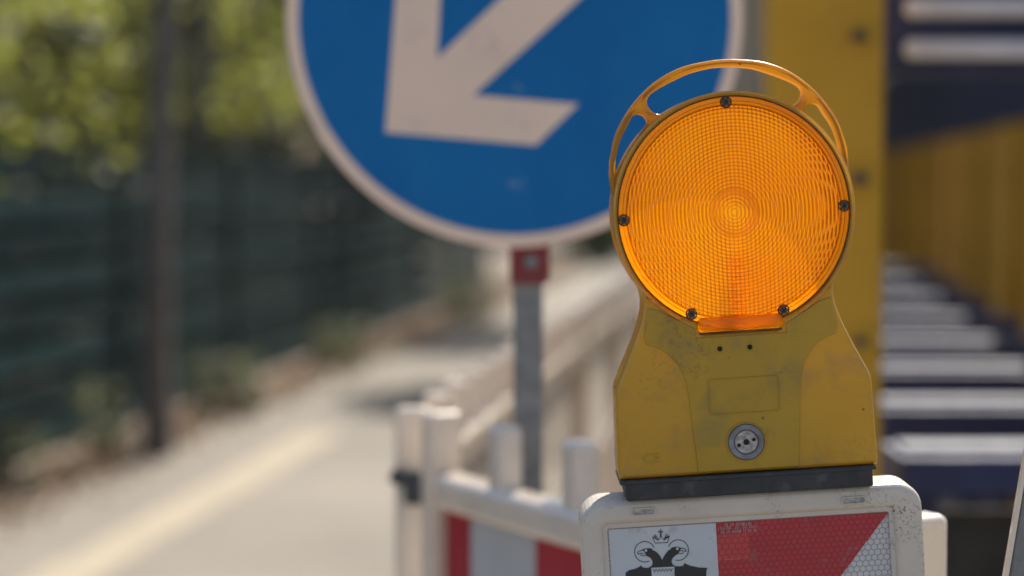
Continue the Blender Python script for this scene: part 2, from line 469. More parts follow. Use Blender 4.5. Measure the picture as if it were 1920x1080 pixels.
# ------------------------------------------------------------------ ground
def strip_mesh(s0, s1, t0, t1, z, ns=1):
    bm = bmesh.new()
    for k in range(ns):
        a = s0 + (s1 - s0) * k / ns; b = s0 + (s1 - s0) * (k + 1) / ns
        bm.faces.new([bm.verts.new(road(a, t0, z)), bm.verts.new(road(a, t1, z)), bm.verts.new(road(b, t1, z)), bm.verts.new(road(b, t0, z))])
    bmesh.ops.remove_doubles(bm, verts=bm.verts, dist=1e-5)
    return mesh_of(bm)
bm = bmesh.new()
bm.faces.new([bm.verts.new(p) for p in ((-900, -900, 0), (900, -900, 0), (900, 900, 0), (-900, 900, 0))])
tag(link('ground', mesh_of(bm), M['earth']), kind='structure')
tag(link('path', strip_mesh(-40, 120, -3.28, 9.0, 0.004, 20), M['asphalt']), kind='structure')
tag(link('path_marking', strip_mesh(-40, 11.7, -2.63, -2.38, 0.008, 10), M['yellow_line']), kind='structure')

# ------------------------------------------------------------------ lamp frame: photo pixels -> upright lamp coordinates (metres from the lens centre)
D0 = 1.905
SC = F / D0
TILT = R(3.6)
LCX, LCY = 1376.0, 398.0
def L(px, py):
    a, b = (px - LCX) / SC, (LCY - py) / SC
    return (a * math.cos(TILT) + b * math.sin(TILT), -a * math.sin(TILT) + b * math.cos(TILT))
def mirror(lp): return [(-u, v) for u, v in lp]
def sym(half):
    """half outline on the left side, from top to bottom -> closed symmetric loop"""
    return half + mirror(half)[::-1]
lens_c = world_at(LCX, LCY, D0)
def tilt_root(v_base, u=0.0, y=0.0):
    """world position of the lamp-frame point (u, v_base)"""
    return lens_c + Vector((u * math.cos(TILT) - v_base * math.sin(TILT), y, u * math.sin(TILT) + v_base * math.cos(TILT)))

V_FOOT = L(1406, 929)[1]                 # bottom of the rubber foot = top of the beacon board
lamp = thing('warning_lamp', 'yellow warning lamp with large round amber lens and loop handle on top', 'warning lamp', tilt_root(V_FOOT), (0, -TILT, 0))
def off(me):
    me.transform(Matrix.Translation((0, 0, -V_FOOT))); return me

RL = 0.1012                               # lens opening radius
RO = 0.1052                               # housing ring radius
YF, YB = 0.0, 0.072                       # front and back of the housing
# housing outline (left half, from crown to bottom)
half = [(RO * math.sin(R(-a)), RO * math.cos(R(a))) for a in range(2, 121, 4)]
half += smooth_line([L(1203, 546), L(1208, 566), L(1206.5, 594), L(1195, 636), L(1173, 693), L(1158.5, 729), L(1156, 746)], 3)
half += [L(1158, 800), L(1161.5, 893), L(1164, 903)]
outer = sym([(0.0, RO)] + half)
outer = outer[:-1]
# lens opening with the notch below
nw, nb = 0.0365, L(1385, 623)[1]
an = math.degrees(math.asin(nw / RL))
hole = [(RL * math.sin(R(a)), RL * math.cos(R(a))) for a in [180 - an - (360 - 2 * an) * k / 90 for k in range(91)]]
hole = hole + [(-nw, nb + 0.004), (-nw + 0.004, nb), (nw - 0.004, nb), (nw, nb + 0.004)]
rear_hole = arc(0, 0, RL, 0, 354, 60)
link('housing', off(plate([outer, hole], YF, YB, 0.0042, 5)), M['housing'], lamp)
# raised centre panel (front shield)
g = smooth_line([L(1214, 648), L(1238, 655), L(1263, 674), L(1282, 702), L(1292, 742), L(1300, 800), L(1312, 888)], 4)
cp = [(-RO * 0.985 * math.sin(R(a)), -RO * 0.985 * math.cos(R(a))) for a in range(24, 46, 3)]
cp_in = [(-nw - 0.003, nb - 0.003)] + [(-nw - 0.003, -0.0995)]
panel_half = [(-0.0001, nb - 0.003)] + cp_in + [(-0.070 , -0.0815), L(1213, 578), L(1211, 600), L(1209.5, 636)] + g
pl = panel_half + mirror(panel_half)[::-1]
front = link('front_shield', off(plate([pl], YF - 0.0016, YF + 0.001, 0.0007, 1)), M['housing'], lamp)
# embossed label field
u0, v0 = L(1329, 776); u1, v1 = L(1463, 706)
w_, h_ = 0.031, 0.0158
cx_, cy_ = -0.0005, L(1396, 742)[1]
rr_o = round_rect(cx_ - w_, cy_ - h_, cx_ + w_, cy_ + h_, 0.003)
rr_i = round_rect(cx_ - w_ + 0.0009, cy_ - h_ + 0.0009, cx_ + w_ - 0.0009, cy_ + h_ - 0.0009, 0.0024)
link('label_field', off(plate([rr_o, rr_i], YF - 0.0024, YF - 0.0014, 0.0003, 1)), M['housing'], front)
# two pin holes with pale collars
for px, py in ((1350.5, 654.5), (1407, 651)):
    u, v = L(px, py)
    me = lathe_y([(0.0, -0.0004), (0.0021, -0.0004), (0.0021, 0.0002)], 16); me.transform(Matrix.Translation((u, YF - 0.0019, v)))
    link('pin_hole', off(me), M['hole'], front)
    me = lathe_y([(0.0023, 0.0), (0.0026, -0.0005), (0.0034, -0.0005), (0.0038, 0.0004)], 20); me.transform(Matrix.Translation((u, YF - 0.0017, v)))
    link('pin_collar', off(me), M['housing'], front)
# lock
u, v = L(1401, 830)
def at_uv(me, y): me.transform(Matrix.Translation((u, y, v))); return off(me)
lock = link('lock', at_uv(lathe_y([(0.0104, -0.0005), (0.0112, -0.0022), (0.0150, -0.0026), (0.0158, -0.0012), (0.0160, 0.001)], 40, True, 40), YF - 0.0016), M['lock_grey'], lamp)
link('lock_collar', at_uv(lathe_y([(0.0161, 0.001), (0.0163, -0.0014), (0.0172, -0.0014), (0.0176, 0.001)], 40, True, 40), YF - 0.0016), M['housing'], lock)
link('lock_core', at_uv(lathe_y([(0.0, -0.0022), (0.0096, -0.0022), (0.0105, -0.0006)], 32, True, 40), YF - 0.0016), M['lock_core'], lock)
for du, dv, r_, n_ in ((0, 0, 0.0028, 6), (0.0066, 0.0018, 0.0016, 14), (-0.0066, -0.0024, 0.0016, 14)):
    me = lathe_y([(0.0, -0.0003), (r_, -0.0003), (r_, 0.0003)], n_, False); me.transform(Matrix.Translation((du, 0, dv)))
    link('key_hole', at_uv(me, YF - 0.0041), M['hole'], lock)
# moulded letters
me = text_mesh('CE', 0.0125, 0); u, v = L(1207, 872); me.transform(Matrix.Translation((u, YF - 0.0004, v)))
link('moulded_letters', off(me), M['housing'], lamp)
# rubber foot
fu0, fu1 = L(1168, 920)[0], L(1642, 890)[0]
vt = L(1400, 889)[1]
bm = bmesh.new()
box(bm, Vector(((fu0 + fu1) / 2 + 0.001, (YF + YB) / 2, (vt + V_FOOT) / 2 - 0.001)), (fu1 - fu0 - 0.004, YB - YF + 0.006, vt - V_FOOT - 0.002), bevel=0.0018)
box(bm, Vector(((fu0 + fu1) / 2, (YF + YB) / 2, vt - 0.002)), (fu1 - fu0 + 0.004, YB - YF + 0.010, 0.004), bevel=0.0012)
link('rubber_foot', off(mesh_of(bm)), M['rubber'], lamp)
# battery block inside the housing
link('battery', off(box_mesh((0.0, 0.042, L(1396, 790)[1]), (0.098, 0.044, 0.092), bevel=0.003)), M['black_plastic'], lamp)
# carrying handle with two webs
RH = 0.1345
def handle_outer():
    pts = [L(1150, 365), L(1146.5, 343), L(1145, 321), L(1149, 284), L(1157, 250), L(1172, 220), L(1189, 194), L(1212, 168), L(1239.5, 145.5), L(1270, 129), L(1300, 119), L(1340, 111.5)]
    return smooth_line(pts, 3)
ho = handle_outer()
top = (0.0, L(1372, 109)[1])
hin = [( (RO - 0.0052) * math.sin(R(a)), (RO - 0.0052) * math.cos(R(a))) for a in (-84, -76, -68, -60, -52, -44, -36, -28, -20, -12, -4)]
outline_h = ho + [top] + mirror(ho)[::-1] + mirror(hin) + hin[::-1]
ma = smooth_line([L(1340, 125), L(1302, 134), L(1270, 148), L(1239.5, 164), L(1221, 177), L(1215, 187), L(1216, 196.5), L(1223, 207), L(1232, 212), L(1240, 213)], 3)
mr = [((RO + 0.0002) * math.sin(R(a)), (RO + 0.0002) * math.cos(R(a))) for a in (-28, -22, -16, -10, -4)]
half_main = [(0.0, L(1370, 123)[1])] + ma + mr
main_open = half_main + mirror(half_main[1:])[::-1]
sa = smooth_line([L(1157, 325), L(1155, 312), L(1157, 294), L(1165.5, 261), L(1177, 238), L(1186, 220), L(1192, 215), L(1200, 213), L(1209, 216), L(1215, 223), L(1216.5, 231)], 3)
sr = [((RO + 0.0006) * math.sin(R(a)), (RO + 0.0006) * math.cos(R(a))) for a in (-47, -54, -61)]
side_open = sa + sr
link('handle', off(plate([outline_h, main_open, side_open, mirror(side_open)], 0.016, 0.044, 0.0042, 4)), M['handle'], lamp)

# ---- amber lens: moulded ring-and-column prisms as a height field
def prism_lens(rad, step, y_sign=-1):
    p, q = 0.0031, 0.0037
    N = int(rad / step)
    xs = [i * step for i in range(-N, N + 1)]
    idx = {}; verts = []; faces = []
    for i, x in enumerate(xs):
        for j, z in enumerate(xs):
            r = math.hypot(x, z)
            if r > rad: continue
            dome = 0.006 * (1 - (r / rad) ** 2)
            if r > 0.0215:
                h = 0.00095 * abs(math.sin(math.pi * r / p)) + 0.00095 * abs(math.cos(math.pi * x / q))
                if abs(x) < 0.0055 and z < 0: h = 0.0009 * abs(math.sin(math.pi * r / p))
            elif r > 0.008:
                h = 0.00045 * abs(math.sin(math.pi * r / (p * 1.25))) + 0.00012 * abs(math.cos(math.pi * x / q))
            else:
                bx_, bz_ = math.floor(x / 0.0034 + 0.5), math.floor(z / 0.0034 + 0.5)
                h = 0.0006 * (((bx_ * 7 + bz_ * 13) % 5) / 4.0) + 0.1 * ((((bx_ * 3 + bz_ * 5) % 3) - 1) * (x - bx_ * 0.0034))
            idx[(i, j)] = len(verts)
            verts.append((x, y_sign * (dome + h), z))
    for i in range(len(xs) - 1):
        for j in range(len(xs) - 1):
            k = [(i, j), (i + 1, j), (i + 1, j + 1), (i, j + 1)]
            if all(t in idx for t in k):
                f = [idx[t] for t in k]
                faces.append(f)
    me = bpy.data.meshes.new('prisms')
    me.from_pydata(verts, [], faces)
    me.shade_smooth()
    return me
RP = 0.0935
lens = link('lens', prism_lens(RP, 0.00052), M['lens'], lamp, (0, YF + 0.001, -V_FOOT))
# smooth flange, stepped ring, tab
link('lens_flange', off(lathe_y([(RP - 0.0012, 0.0012), (RP + 0.0006, -0.0006), (RP + 0.0016, 0.0002), (0.0962, 0.0004), (0.0968, -0.0004), (0.0994, -0.0002), (0.1004, 0.0022), (0.1004, 0.006)], 128, True, 50)), M['lens_rim'], lens).parent = lamp
link('gasket', off(lathe_y([(0.1003, 0.001), (0.1006, -0.0004), (0.1013, -0.0006), (0.1018, 0.001)], 128)), M['gasket'], lamp)
bm = bmesh.new()
zt_, zb_ = -0.0895, nb + 0.0016
prof = [(0.003, zt_), (-0.0035, zt_ - 0.0012), (-0.0055, zt_ - 0.004), (-0.0058, (zt_ + zb_) / 2), (-0.0045, zb_ + 0.0035), (-0.001, zb_ + 0.0006), (0.004, zb_)]
xs_ = [-nw - 0.0004, -nw + 0.0035, -nw + 0.010, 0, nw - 0.010, nw - 0.0035, nw + 0.0004]
dp = [0.0055, 0.001, 0, 0, 0, 0.001, 0.0055]
gv = [[bm.verts.new((x, min(y + d_, 0.004), z)) for y, z in prof] for x, d_ in zip(xs_, dp)]
for i in range(len(gv) - 1):
    for j in range(len(prof) - 1):
        bm.faces.new((gv[i][j], gv[i][j + 1], gv[i + 1][j + 1], gv[i + 1][j]))
link('lens_tab', off(mesh_of(bm, True)), M['lens_tab'], lamp)
bm = bmesh.new()
box(bm, Vector((0, YF + 0.003, nb + 0.0004)), (2 * nw - 0.001, 0.006, 0.0016))
link('tab_grime', off(mesh_of(bm)), M['gasket'], lamp)
rear = lathe_y([(0.0, 0.007), (0.03, 0.0063), (0.06, 0.0044), (0.085, 0.002), (0.1030, -0.001)], 96)
rear.transform(Matrix.Translation((0, YB - 0.002, 0)))
link('rear_lens', off(rear), M['lens_back'], lamp)
# grille of the bulb holder below the lens centre
for k in range(10):
    link('holder_bar', off(box_mesh((0.0005, 0.020, -0.040 - k * 0.0052), (0.0135, 0.004, 0.0017))), M['ring'], lamp)
# thin moulded lip round the lens opening
n_lip = [a for a in range(-150, 151, 3)]
bm = bmesh.new()
prof = [(0.1026, 0.002), (0.1030, -0.0032), (0.1036, -0.0046), (0.1045, -0.0046), (0.1051, -0.0032), (0.1054, 0.004)]
rows = [[bm.verts.new((r_ * math.sin(R(a)), y_, r_ * math.cos(R(a)))) for r_, y_ in prof] for a in n_lip]
for i in range(len(rows) - 1):
    for j in range(len(prof) - 1):
        bm.faces.new((rows[i][j], rows[i][j + 1], rows[i + 1][j + 1], rows[i + 1][j]))
for rw in (rows[0], rows[-1]): bm.faces.new(rw)
link('rim_lip', off(mesh_of(bm, True, 50)), M['lip'], lamp)
# screws
def screw_mesh():
    bm = bmesh.new()
    bmesh.ops.create_cone(bm, cap_ends=True, segments=6, radius1=0.0040, radius2=0.0036, depth=0.003, matrix=Matrix.Rotation(math.pi / 2, 4, 'X'))
    return mesh_of(bm)
sm = screw_mesh()
def cross_mesh():
    bm = bmesh.new()
    box(bm, Vector((0, 0, 0)), (0.0040, 0.0004, 0.0010)); box(bm, Vector((0, -0.0001, 0)), (0.0010, 0.0004, 0.0040))
    return mesh_of(bm)
cm = cross_mesh()
for px, py in ((1360, 195), (1168, 413), (1577, 386), (1297, 590), (1469, 579)):
    u, v = L(px, py)
    k = 0.0958 / math.hypot(u, v); u, v = u * k, v * k
    s_ = link('screw', sm, M['screw'], lamp, (u, YF - 0.0012, v - V_FOOT), (0, random.uniform(0, 1), 0))
    link('screw_slot', cm, M['hole'], s_, (0, -0.0016, 0), (0, 0.4, 0))
    bm = bmesh.new()
    me = lathe_y([(0.0039, 0.0004), (0.0041, -0.0008), (0.0049, -0.0006), (0.0053, 0.0006)], 24); me.transform(Matrix.Translation((u, YF - 0.0002, v)))
    link('screw_socket', off(me), M['gasket'], lamp)

# ------------------------------------------------------------------ guide beacon board under the lamp
bu0, bu1 = L(1092, 1040)[0], L(1741, 1000)[0]
V_GROUND = -(lens_c.z) / math.cos(TILT)   # ground level in the tilted frame
v_bot = V_GROUND + 0.14
beacon = thing('guide_beacon', 'white framed red and white guide beacon board with black eagle emblem, carrying the lamp', 'guide beacon', tilt_root(V_GROUND + 0.012), (0, -TILT, 0))
def boff(me):
    me.transform(Matrix.Translation((0, 0, -(V_GROUND + 0.012)))); return me
YBF = 0.006
VT = V_FOOT
fo = round_rect(bu0, v_bot, bu1, VT, 0.022, 9)
fi_u0, fi_u1 = L(1136, 1040)[0], L(1686, 1020)[0]
fi_v1 = L(1400, 976)[1]
fi = round_rect(fi_u0, v_bot + 0.024, fi_u1, fi_v1, 0.004, 5)
frame = link('frame', boff(plate([fo, fi], YBF, YBF + 0.06, 0.007, 4)), M['beacon_white'], beacon)
li = round_rect(fi_u0 + 0.0035, v_bot + 0.0275, fi_u1 - 0.0035, fi_v1 - 0.0035, 0.002, 5)
fo2 = round_rect(fi_u0 - 0.003, v_bot + 0.022, fi_u1 + 0.003, fi_v1 + 0.003, 0.004, 5)
link('inner_lip', boff(plate([fo2, li], YBF + 0.0045, YBF + 0.02, 0.001, 2)), M['beacon_white'], frame)
# slots in the frame
for px, py in ((1209, 965), (1607, 943)):
    u, v = L(px, py)
    o_ = round_rect(u - 0.0115, v - 0.0037, u + 0.0115, v + 0.0037, 0.0036, 6)
    i_ = round_rect(u - 0.0098, v - 0.0022, u + 0.0098, v + 0.0022, 0.0021, 6)
    link('slot', boff(plate([o_, i_], YBF - 0.0012, YBF + 0.0015, 0.0006, 2)), M['beacon_white'], frame)
    link('slot_floor', boff(plate([i_], YBF - 0.0002, YBF + 0.0012, 0.0)), M['rubber'] if False else M['lock_core'], frame)
# foil face
fx0, fx1, fz1, fz0 = fi_u0 + 0.0045, fi_u1 - 0.0045, fi_v1 - 0.0045, v_bot + 0.03
ysurf = YBF + 0.008
face = link('white_foil', boff(box_mesh(((fx0 + fx1) / 2, ysurf + 0.002, (fz0 + fz1) / 2), (fx1 - fx0 + 0.006, 0.004, fz1 - fz0 + 0.006))), M['foil_white'], beacon)
# red diagonal stripes
wd = fx1 - fx0
k45 = 1.20                                  # rise of the stripe edge
def clip_poly(poly, x0, x1, z0, z1):
    def cut(ps, f):
        out = []
        for i in range(len(ps)):
            a, b = ps[i], ps[(i + 1) % len(ps)]
            fa, fb = f(a), f(b)
            if fa >= 0: out.append(a)
            if (fa >= 0) != (fb >= 0):
                t = fa / (fa - fb); out.append((a[0] + (b[0] - a[0]) * t, a[1] + (b[1] - a[1]) * t))
        return out
    for f in (lambda p: p[0] - x0, lambda p: x1 - p[0], lambda p: p[1] - z0, lambda p: z1 - p[1]):
        poly = cut(poly, f)
        if len(poly) < 3: return []
    return poly
cor = L(1677, 967)
ztop = cor[1] - k45 * cor[0]                # z intercept of the first red/white edge
per = 0.30
for k in range(5):
    zi = ztop - k * per
    poly = [(fx0 - 0.1, zi + k45 * (fx0 - 0.1)), (fx1 + 0.1, zi + k45 * (fx1 + 0.1)), (fx1 + 0.1, zi + 0.15 + k45 * (fx1 + 0.1)), (fx0 - 0.1, zi + 0.15 + k45 * (fx0 - 0.1))]
    if k == 0: poly = [(fx0 - 0.1, zi + k45 * (fx0 - 0.1)), (fx1 + 0.1, zi + k45 * (fx1 + 0.1)), (fx1 + 0.1, 1), (fx0 - 0.1, 1)]
    poly = clip_poly(poly, fx0, fx1, fz0, fz1)
    if poly: link('red_stripe', boff(plate([poly], ysurf - 0.0006, ysurf - 0.0001)), M['foil_red'], face)
pu0, pv0 = L(1351, 1062); pu1, pv1 = L(1410, 1008)
link('faded_patch', boff(plate([[(pu0, pv0), (pu1, pv0), (pu1, pv1), (pu0, pv1)]], ysurf - 0.0010, ysurf - 0.0007)), M['foil_red_light'], face)
for s_, px, py in (('02 2K 07/08 (A)', 1364, 995.5), ('1531/08 - 20 - 5G 30/31', 1351, 1002.5), ('02 2K 05/08 15 25 32', 1357, 1009.5), ('- - - - - -', 1366, 1061)):
    me = text_mesh(s_, 0.0037, 0); u, v = L(px, py)
    me.transform(Matrix.Translation((u, ysurf - 0.0013, v)) @ Matrix.Diagonal((0.98, 1, 1, 1)))
    link('fine_print', boff(me), M['print_pale'], face)
# white emblem sticker
su0, su1 = fx0, L(1347, 985)[0]
stick = link('emblem_sticker', boff(plate([[(su0, fz1 - 0.115), (su1, fz1 - 0.115), (su1, fz1), (su0, fz1)]], ysurf - 0.0012, ysurf - 0.0007)), M['sticker'], beacon)
Z = 7.111
def E(zx, zy): return L(1130 + zx / Z, 980 + zy / Z)
def emblem(name, loops, mat='print_black', d=0.0):
    link(name, boff(plate([[E(*p) for p in lp] for lp in loops], ysurf - 0.0016 - d, ysurf - 0.0013 - d)), M[mat], stick)
# crown
def st(pts, w): return [stroke(pts, w)]
for lp in (stroke([(690, 252), (727, 338), (895, 330), (920, 240)], 9), stroke([(695, 255), (772, 300), (803, 250), (850, 296), (916, 245)], 9),
           stroke([(708, 245), (730, 222), (775, 290)], 8), stroke([(845, 290), (880, 216), (905, 240)], 8), stroke([(803, 255), (803, 200)], 20)):
    emblem('crown_line', [lp])
emblem('crown_shade', [[(708, 245), (722, 235), (762, 292), (770, 300)]])
emblem('crown_shade', [[(850, 296), (872, 250), (916, 238), (900, 260)]])
emblem('crown_cross', [[(792, 150), (808, 150), (805, 178), (832, 174), (832, 194), (805, 190), (806, 206), (794, 206), (795, 190), (768, 194), (768, 174), (795, 178)]])
# halos
emblem('halo', [stroke(arc(588, 455, 138, 22 - 360 + 360, -300, 40)[:], 8)] if False else [stroke([(588 + 138 * math.cos(R(a)), 455 - 140 * math.sin(R(a))) for a in range(24, 298, 8)], 9)])
emblem('halo', [stroke([(1040 + 138 * math.cos(R(a)), 433 - 140 * math.sin(R(a))) for a in range(160, -112, -8)], 9)])
# heads, necks and wings
body = [(823, 570), (800, 520), (760, 470), (715, 440), (682, 430), (690, 414), (650, 408), (605, 410), (565, 420), (548, 432), (575, 450), (590, 470), (600, 490), (608, 512),
        (640, 525), (670, 545), (690, 580), (695, 615), (680, 650), (640, 672), (600, 676), (555, 668), (540, 640), (525, 655), (455, 690), (380, 705), (330, 740), (330, 900), (560, 1000), (700, 1100), (830, 1150),
        (960, 1100), (1100, 1000), (1420, 900), (1420, 720), (1435, 675), (1330, 672), (1200, 645), (1120, 610), (1112, 645), (1060, 655), (1000, 652), (965, 630), (950, 590), (958, 555), (985, 520), (1020, 495),
        (1045, 480), (1050, 462), (1062, 440), (1085, 405), (1040, 388), (990, 388), (945, 402), (935, 412), (950, 412), (905, 440), (865, 490), (835, 540)]
emblem('eagle', [body])
emblem('beak', [stroke([(560, 432), (515, 445), (488, 470), (494, 490), (530, 476), (575, 482)], 9)])
emblem('beak', [stroke([(525, 498), (560, 510), (600, 502)], 9)])
emblem('beak', [stroke([(1080, 405), (1125, 412), (1150, 438), (1145, 452), (1100, 440), (1062, 446)], 9)])
emblem('beak', [stroke([(1112, 466), (1080, 484), (1045, 478)], 9)])
emblem('eye', [[(602 + 18 * math.cos(a), 437 + 18 * math.sin(a)) for a in [k * 0.4 for k in range(16)]]], 'sticker', 0.0004)
emblem('eye', [[(1027 + 18 * math.cos(a), 412 + 18 * math.sin(a)) for a in [k * 0.4 for k in range(16)]]], 'sticker', 0.0004)
emblem('shield', [[(676, 672), (986, 656), (1000, 950), (840, 1060), (690, 950)]], 'sticker', 0.0004)
emblem('shield_zigzag', [stroke([(698 + i * 22, 690 + (40 if i % 2 else 0) - i * 0.9) for i in range(13)], 10)], 'print_black', 0.0008)
# rubber base foot and post under the board
base = boff(box_mesh((0, 0.03, V_GROUND + 0.06), (0.40, 0.30, 0.10), bevel=0.02))
link('foot_plate', base, M['rubber'], beacon)
link('post', boff(box_mesh((0, 0.036, V_GROUND + 0.13), (0.06, 0.05, 0.08))), M['beacon_white'], beacon)

# ------------------------------------------------------------------ round blue direction sign
SD = 2.87
sc_ = F / SD
s_c = world_at(965, 35, SD)
sign = thing('direction_sign', 'round blue sign with white arrow pointing down to the left on grey post', 'traffic sign', (s_c.x + 0.018, s_c.y, 0))
def S(px, py): return ((px - 965) / sc_ - 0.018, (35 - py) / sc_)
def soff(me):
    me.transform(Matrix.Translation((0, 0, s_c.z))); return me
def circ(r, n=96): return [(r * math.cos(2 * math.pi * k / n) - 0.018, r * math.sin(2 * math.pi * k / n)) for k in range(n)]
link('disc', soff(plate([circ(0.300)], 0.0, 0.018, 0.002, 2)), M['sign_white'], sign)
link('blue_field', soff(plate([circ(0.2825)], -0.0012, -0.0002)), M['sign_blue'], sign)
arrow = [S(722, 248), S(1005, 272), S(1085, 195), S(888, 178), S(1085, 0), S(1180, -86), S(1110, -160), S(935, 0), S(820, 108), S(829, -60), S(756, -130), S(744, -35)]
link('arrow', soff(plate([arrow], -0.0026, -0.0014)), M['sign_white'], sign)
link('post', box_mesh((0, 0.045, 1.0), (0.040, 0.040, 2.0), bevel=0.003), M['galv_dull'], sign)
cz0, cz1 = world_at(990, 535, SD).z, world_at(990, 440, SD).z
clamp = link('clamp', box_mesh((0.002, 0.040, (cz0 + cz1) / 2), (0.053, 0.052, cz1 - cz0), bevel=0.004), M['red_paint'], sign)
link('clamp_bolt', tube_mesh((0.004, 0.016, (cz0 + cz1) / 2 - 0.004), (0.004, 0.004, (cz0 + cz1) / 2 - 0.004), 0.010, 0.009, 6, False), M['galv_dull'], clamp)
link('foot_plate', box_mesh((0, 0.045, 0.055), (0.42, 0.42, 0.10), bevel=0.02), M['rubber'], sign)

# ------------------------------------------------------------------ white plastic barriers
def barrier(label, loc, rz, length, tab_at, stripes, side=-1, board='grey_foil', group='white plastic barrier panels'):
    """local +X runs along the panel, -Y is the printed side"""
    t = thing('barrier_panel', label, 'barrier', loc, (0, 0, rz), group)
    W = M['white_plastic']
    for x in (0.0, length):
        link('end_post', box_mesh((x, 0, 0.556), (0.038, 0.05, 1.055), bevel=0.010, seg=9), W, t)
    link('top_rail', box_mesh((length / 2, 0, 0.976), (length - 0.04, 0.050, 0.050), bevel=0.014, seg=9), W, t)
    tm = box_mesh((0, 0, 0), (0.040, 0.036, 0.096), bevel=0.009, seg=9)
    for x in tab_at:
        link('peg', tm, W, t, (x, 0, 1.036))
    link('board', box_mesh((length / 2, 0.006, 0.826), (length - 0.05, 0.020, 0.250)), M[board], t)
    for a, b in stripes:
        link('red_stripe', box_mesh(((a + b) / 2, 0.006 + side * 0.0115, 0.826), (b - a, 0.002, 0.246)), M['red_foil'], t)
    link('bottom_rail', box_mesh((length / 2, 0, 0.16), (length - 0.04, 0.045, 0.06), bevel=0.01), W, t)
    n_ = int(length / 0.12)
    bmsh = box_mesh((0, 0, 0.43), (0.028, 0.026, 0.48), bevel=0.005)
    for k in range(1, n_):
        link('bar', bmsh, W, t, (length * k / n_, 0, 0))
    for x in (0.0, length):
        link('foot', box_mesh((x, 0, 0.033), (0.24, 0.5, 0.05) if False else (0.10, 0.44, 0.05), bevel=0.012), M['rubber'], t)
    return t
p0 = Vector((-0.0985, 3.03, 0)); dirn = Vector((0.471, -0.882, 0)).normalized()
near = barrier('white plastic barrier panel with red stripes nearest the camera, angled behind the beacon', p0, math.atan2(dirn.y, dirn.x), 1.045,
        [0.19, 0.387, 0.585, 0.785], [(0.028, 0.098), (0.285, 0.50), (0.70, 0.90)])
q = Vector((-0.140, 3.095, 0))
clip = thing('coupling_clip', 'black coupling clip joining the two barrier end posts', 'clip', (q.x - 0.004, q.y - 0.03, 0.972))
link('sleeve', box_mesh((0.008, 0.01, 0), (0.030, 0.060, 0.045), bevel=0.006), M['black_plastic'], clip)
link('lever', box_mesh((-0.016, -0.006, 0.016), (0.022, 0.03, 0.02), Euler((0, 0.5, 0)), bevel=0.004), M['black_plastic'], clip)
lab = ['first barrier panel of the row running back along the path', 'second barrier panel of the row running back along the path',
       'third barrier panel of the row running back along the path', 'last barrier panel of the row, farthest along the path']
for k in range(4):
    b0 = q + RD * (k * 1.24)
    barrier(lab[k], b0, math.atan2(RD.y, RD.x), 1.19, [0.2, 0.4, 0.6, 0.8, 1.0], [(0.2, 0.4), (0.6, 0.8)], 1, 'white_plastic')

# ------------------------------------------------------------------ galvanised post at the right edge, near the beacon
gp = world_at(1868, 1080, 2.0)
topp = world_at(1924, 720, 2.0)
ax = (topp - gp); lean = math.atan2(ax.x, ax.z)
foot = gp - ax.normalized() * (gp.z / math.cos(lean))
foot.x -= 0.009
post = thing('leaning_steel_post', 'grey galvanised steel post leaning at the right edge of the picture', 'post', (foot.x, foot.y, 0), (0, lean, R(0)))
ln_ = (gp.z / math.cos(lean)) + 0.42
link('face_plate', box_mesh((0.0635, 0.006, ln_ / 2), (0.112, 0.010, ln_), bevel=0.002), M['galv_dull'], post)
link('edge_strip', box_mesh((0.0045, 0.004, ln_ / 2), (0.0040, 0.010, ln_ + 0.002), bevel=0.0012), M['white_plastic'], post)
link('foot_plate', box_mesh((0.06, 0.01, 0.02), (0.2, 0.2, 0.03)), M['galv_dull'], post)

# ------------------------------------------------------------------ yellow column, blue cross beams and steel side wall at the right
cy = 3.6
cx0, cx1 = (1448 - 960) / F * cy, (1656 - 960) / F * cy
col = thing('steel_column', 'yellow painted steel column with bolted plates behind the amber lamp', 'column', ((cx0 + cx1) / 2, cy + 0.08, 0))
w = cx1 - cx0
link('shaft', box_mesh((0, 0, 1.5), (w, 0.16, 3.0), bevel=0.006), M['yellow_steel'], col)
link('base_plate', box_mesh((0, 0, 0.012), (0.34, 0.34, 0.02)), M['yellow_steel'], col)
for px, py, r_ in ((1605, 70, 0.018), (1608, 335, 0.020), (1612, 640, 0.016)):
    p = world_at(px, py, cy)
    bx_ = link('bolt_plate', box_mesh((p.x - (cx0 + cx1) / 2, -0.083, p.z), (0.030, 0.005, 0.052), bevel=0.002), M['yellow_steel'], col)
    link('bolt', tube_mesh((p.x - (cx0 + cx1) / 2, -0.085, p.z), (p.x - (cx0 + cx1) / 2, -0.105, p.z), r_ * 0.6, None, 6, False), M['bolt_steel_shade'], bx_)
ordn = ['blue steel cross beam nearest the yellow column, lowest in the picture', 'second blue cross beam behind the yellow column, counting from the front', 'third blue cross beam counting back from the yellow column',
        'fourth blue cross beam counting back from the yellow column', 'fifth blue cross beam counting back from the yellow column', 'sixth blue cross beam counting back from the yellow column', 'seventh blue cross beam counting back from the yellow column', 'farthest blue cross beam, beside the ochre wall']
zb = 0.935
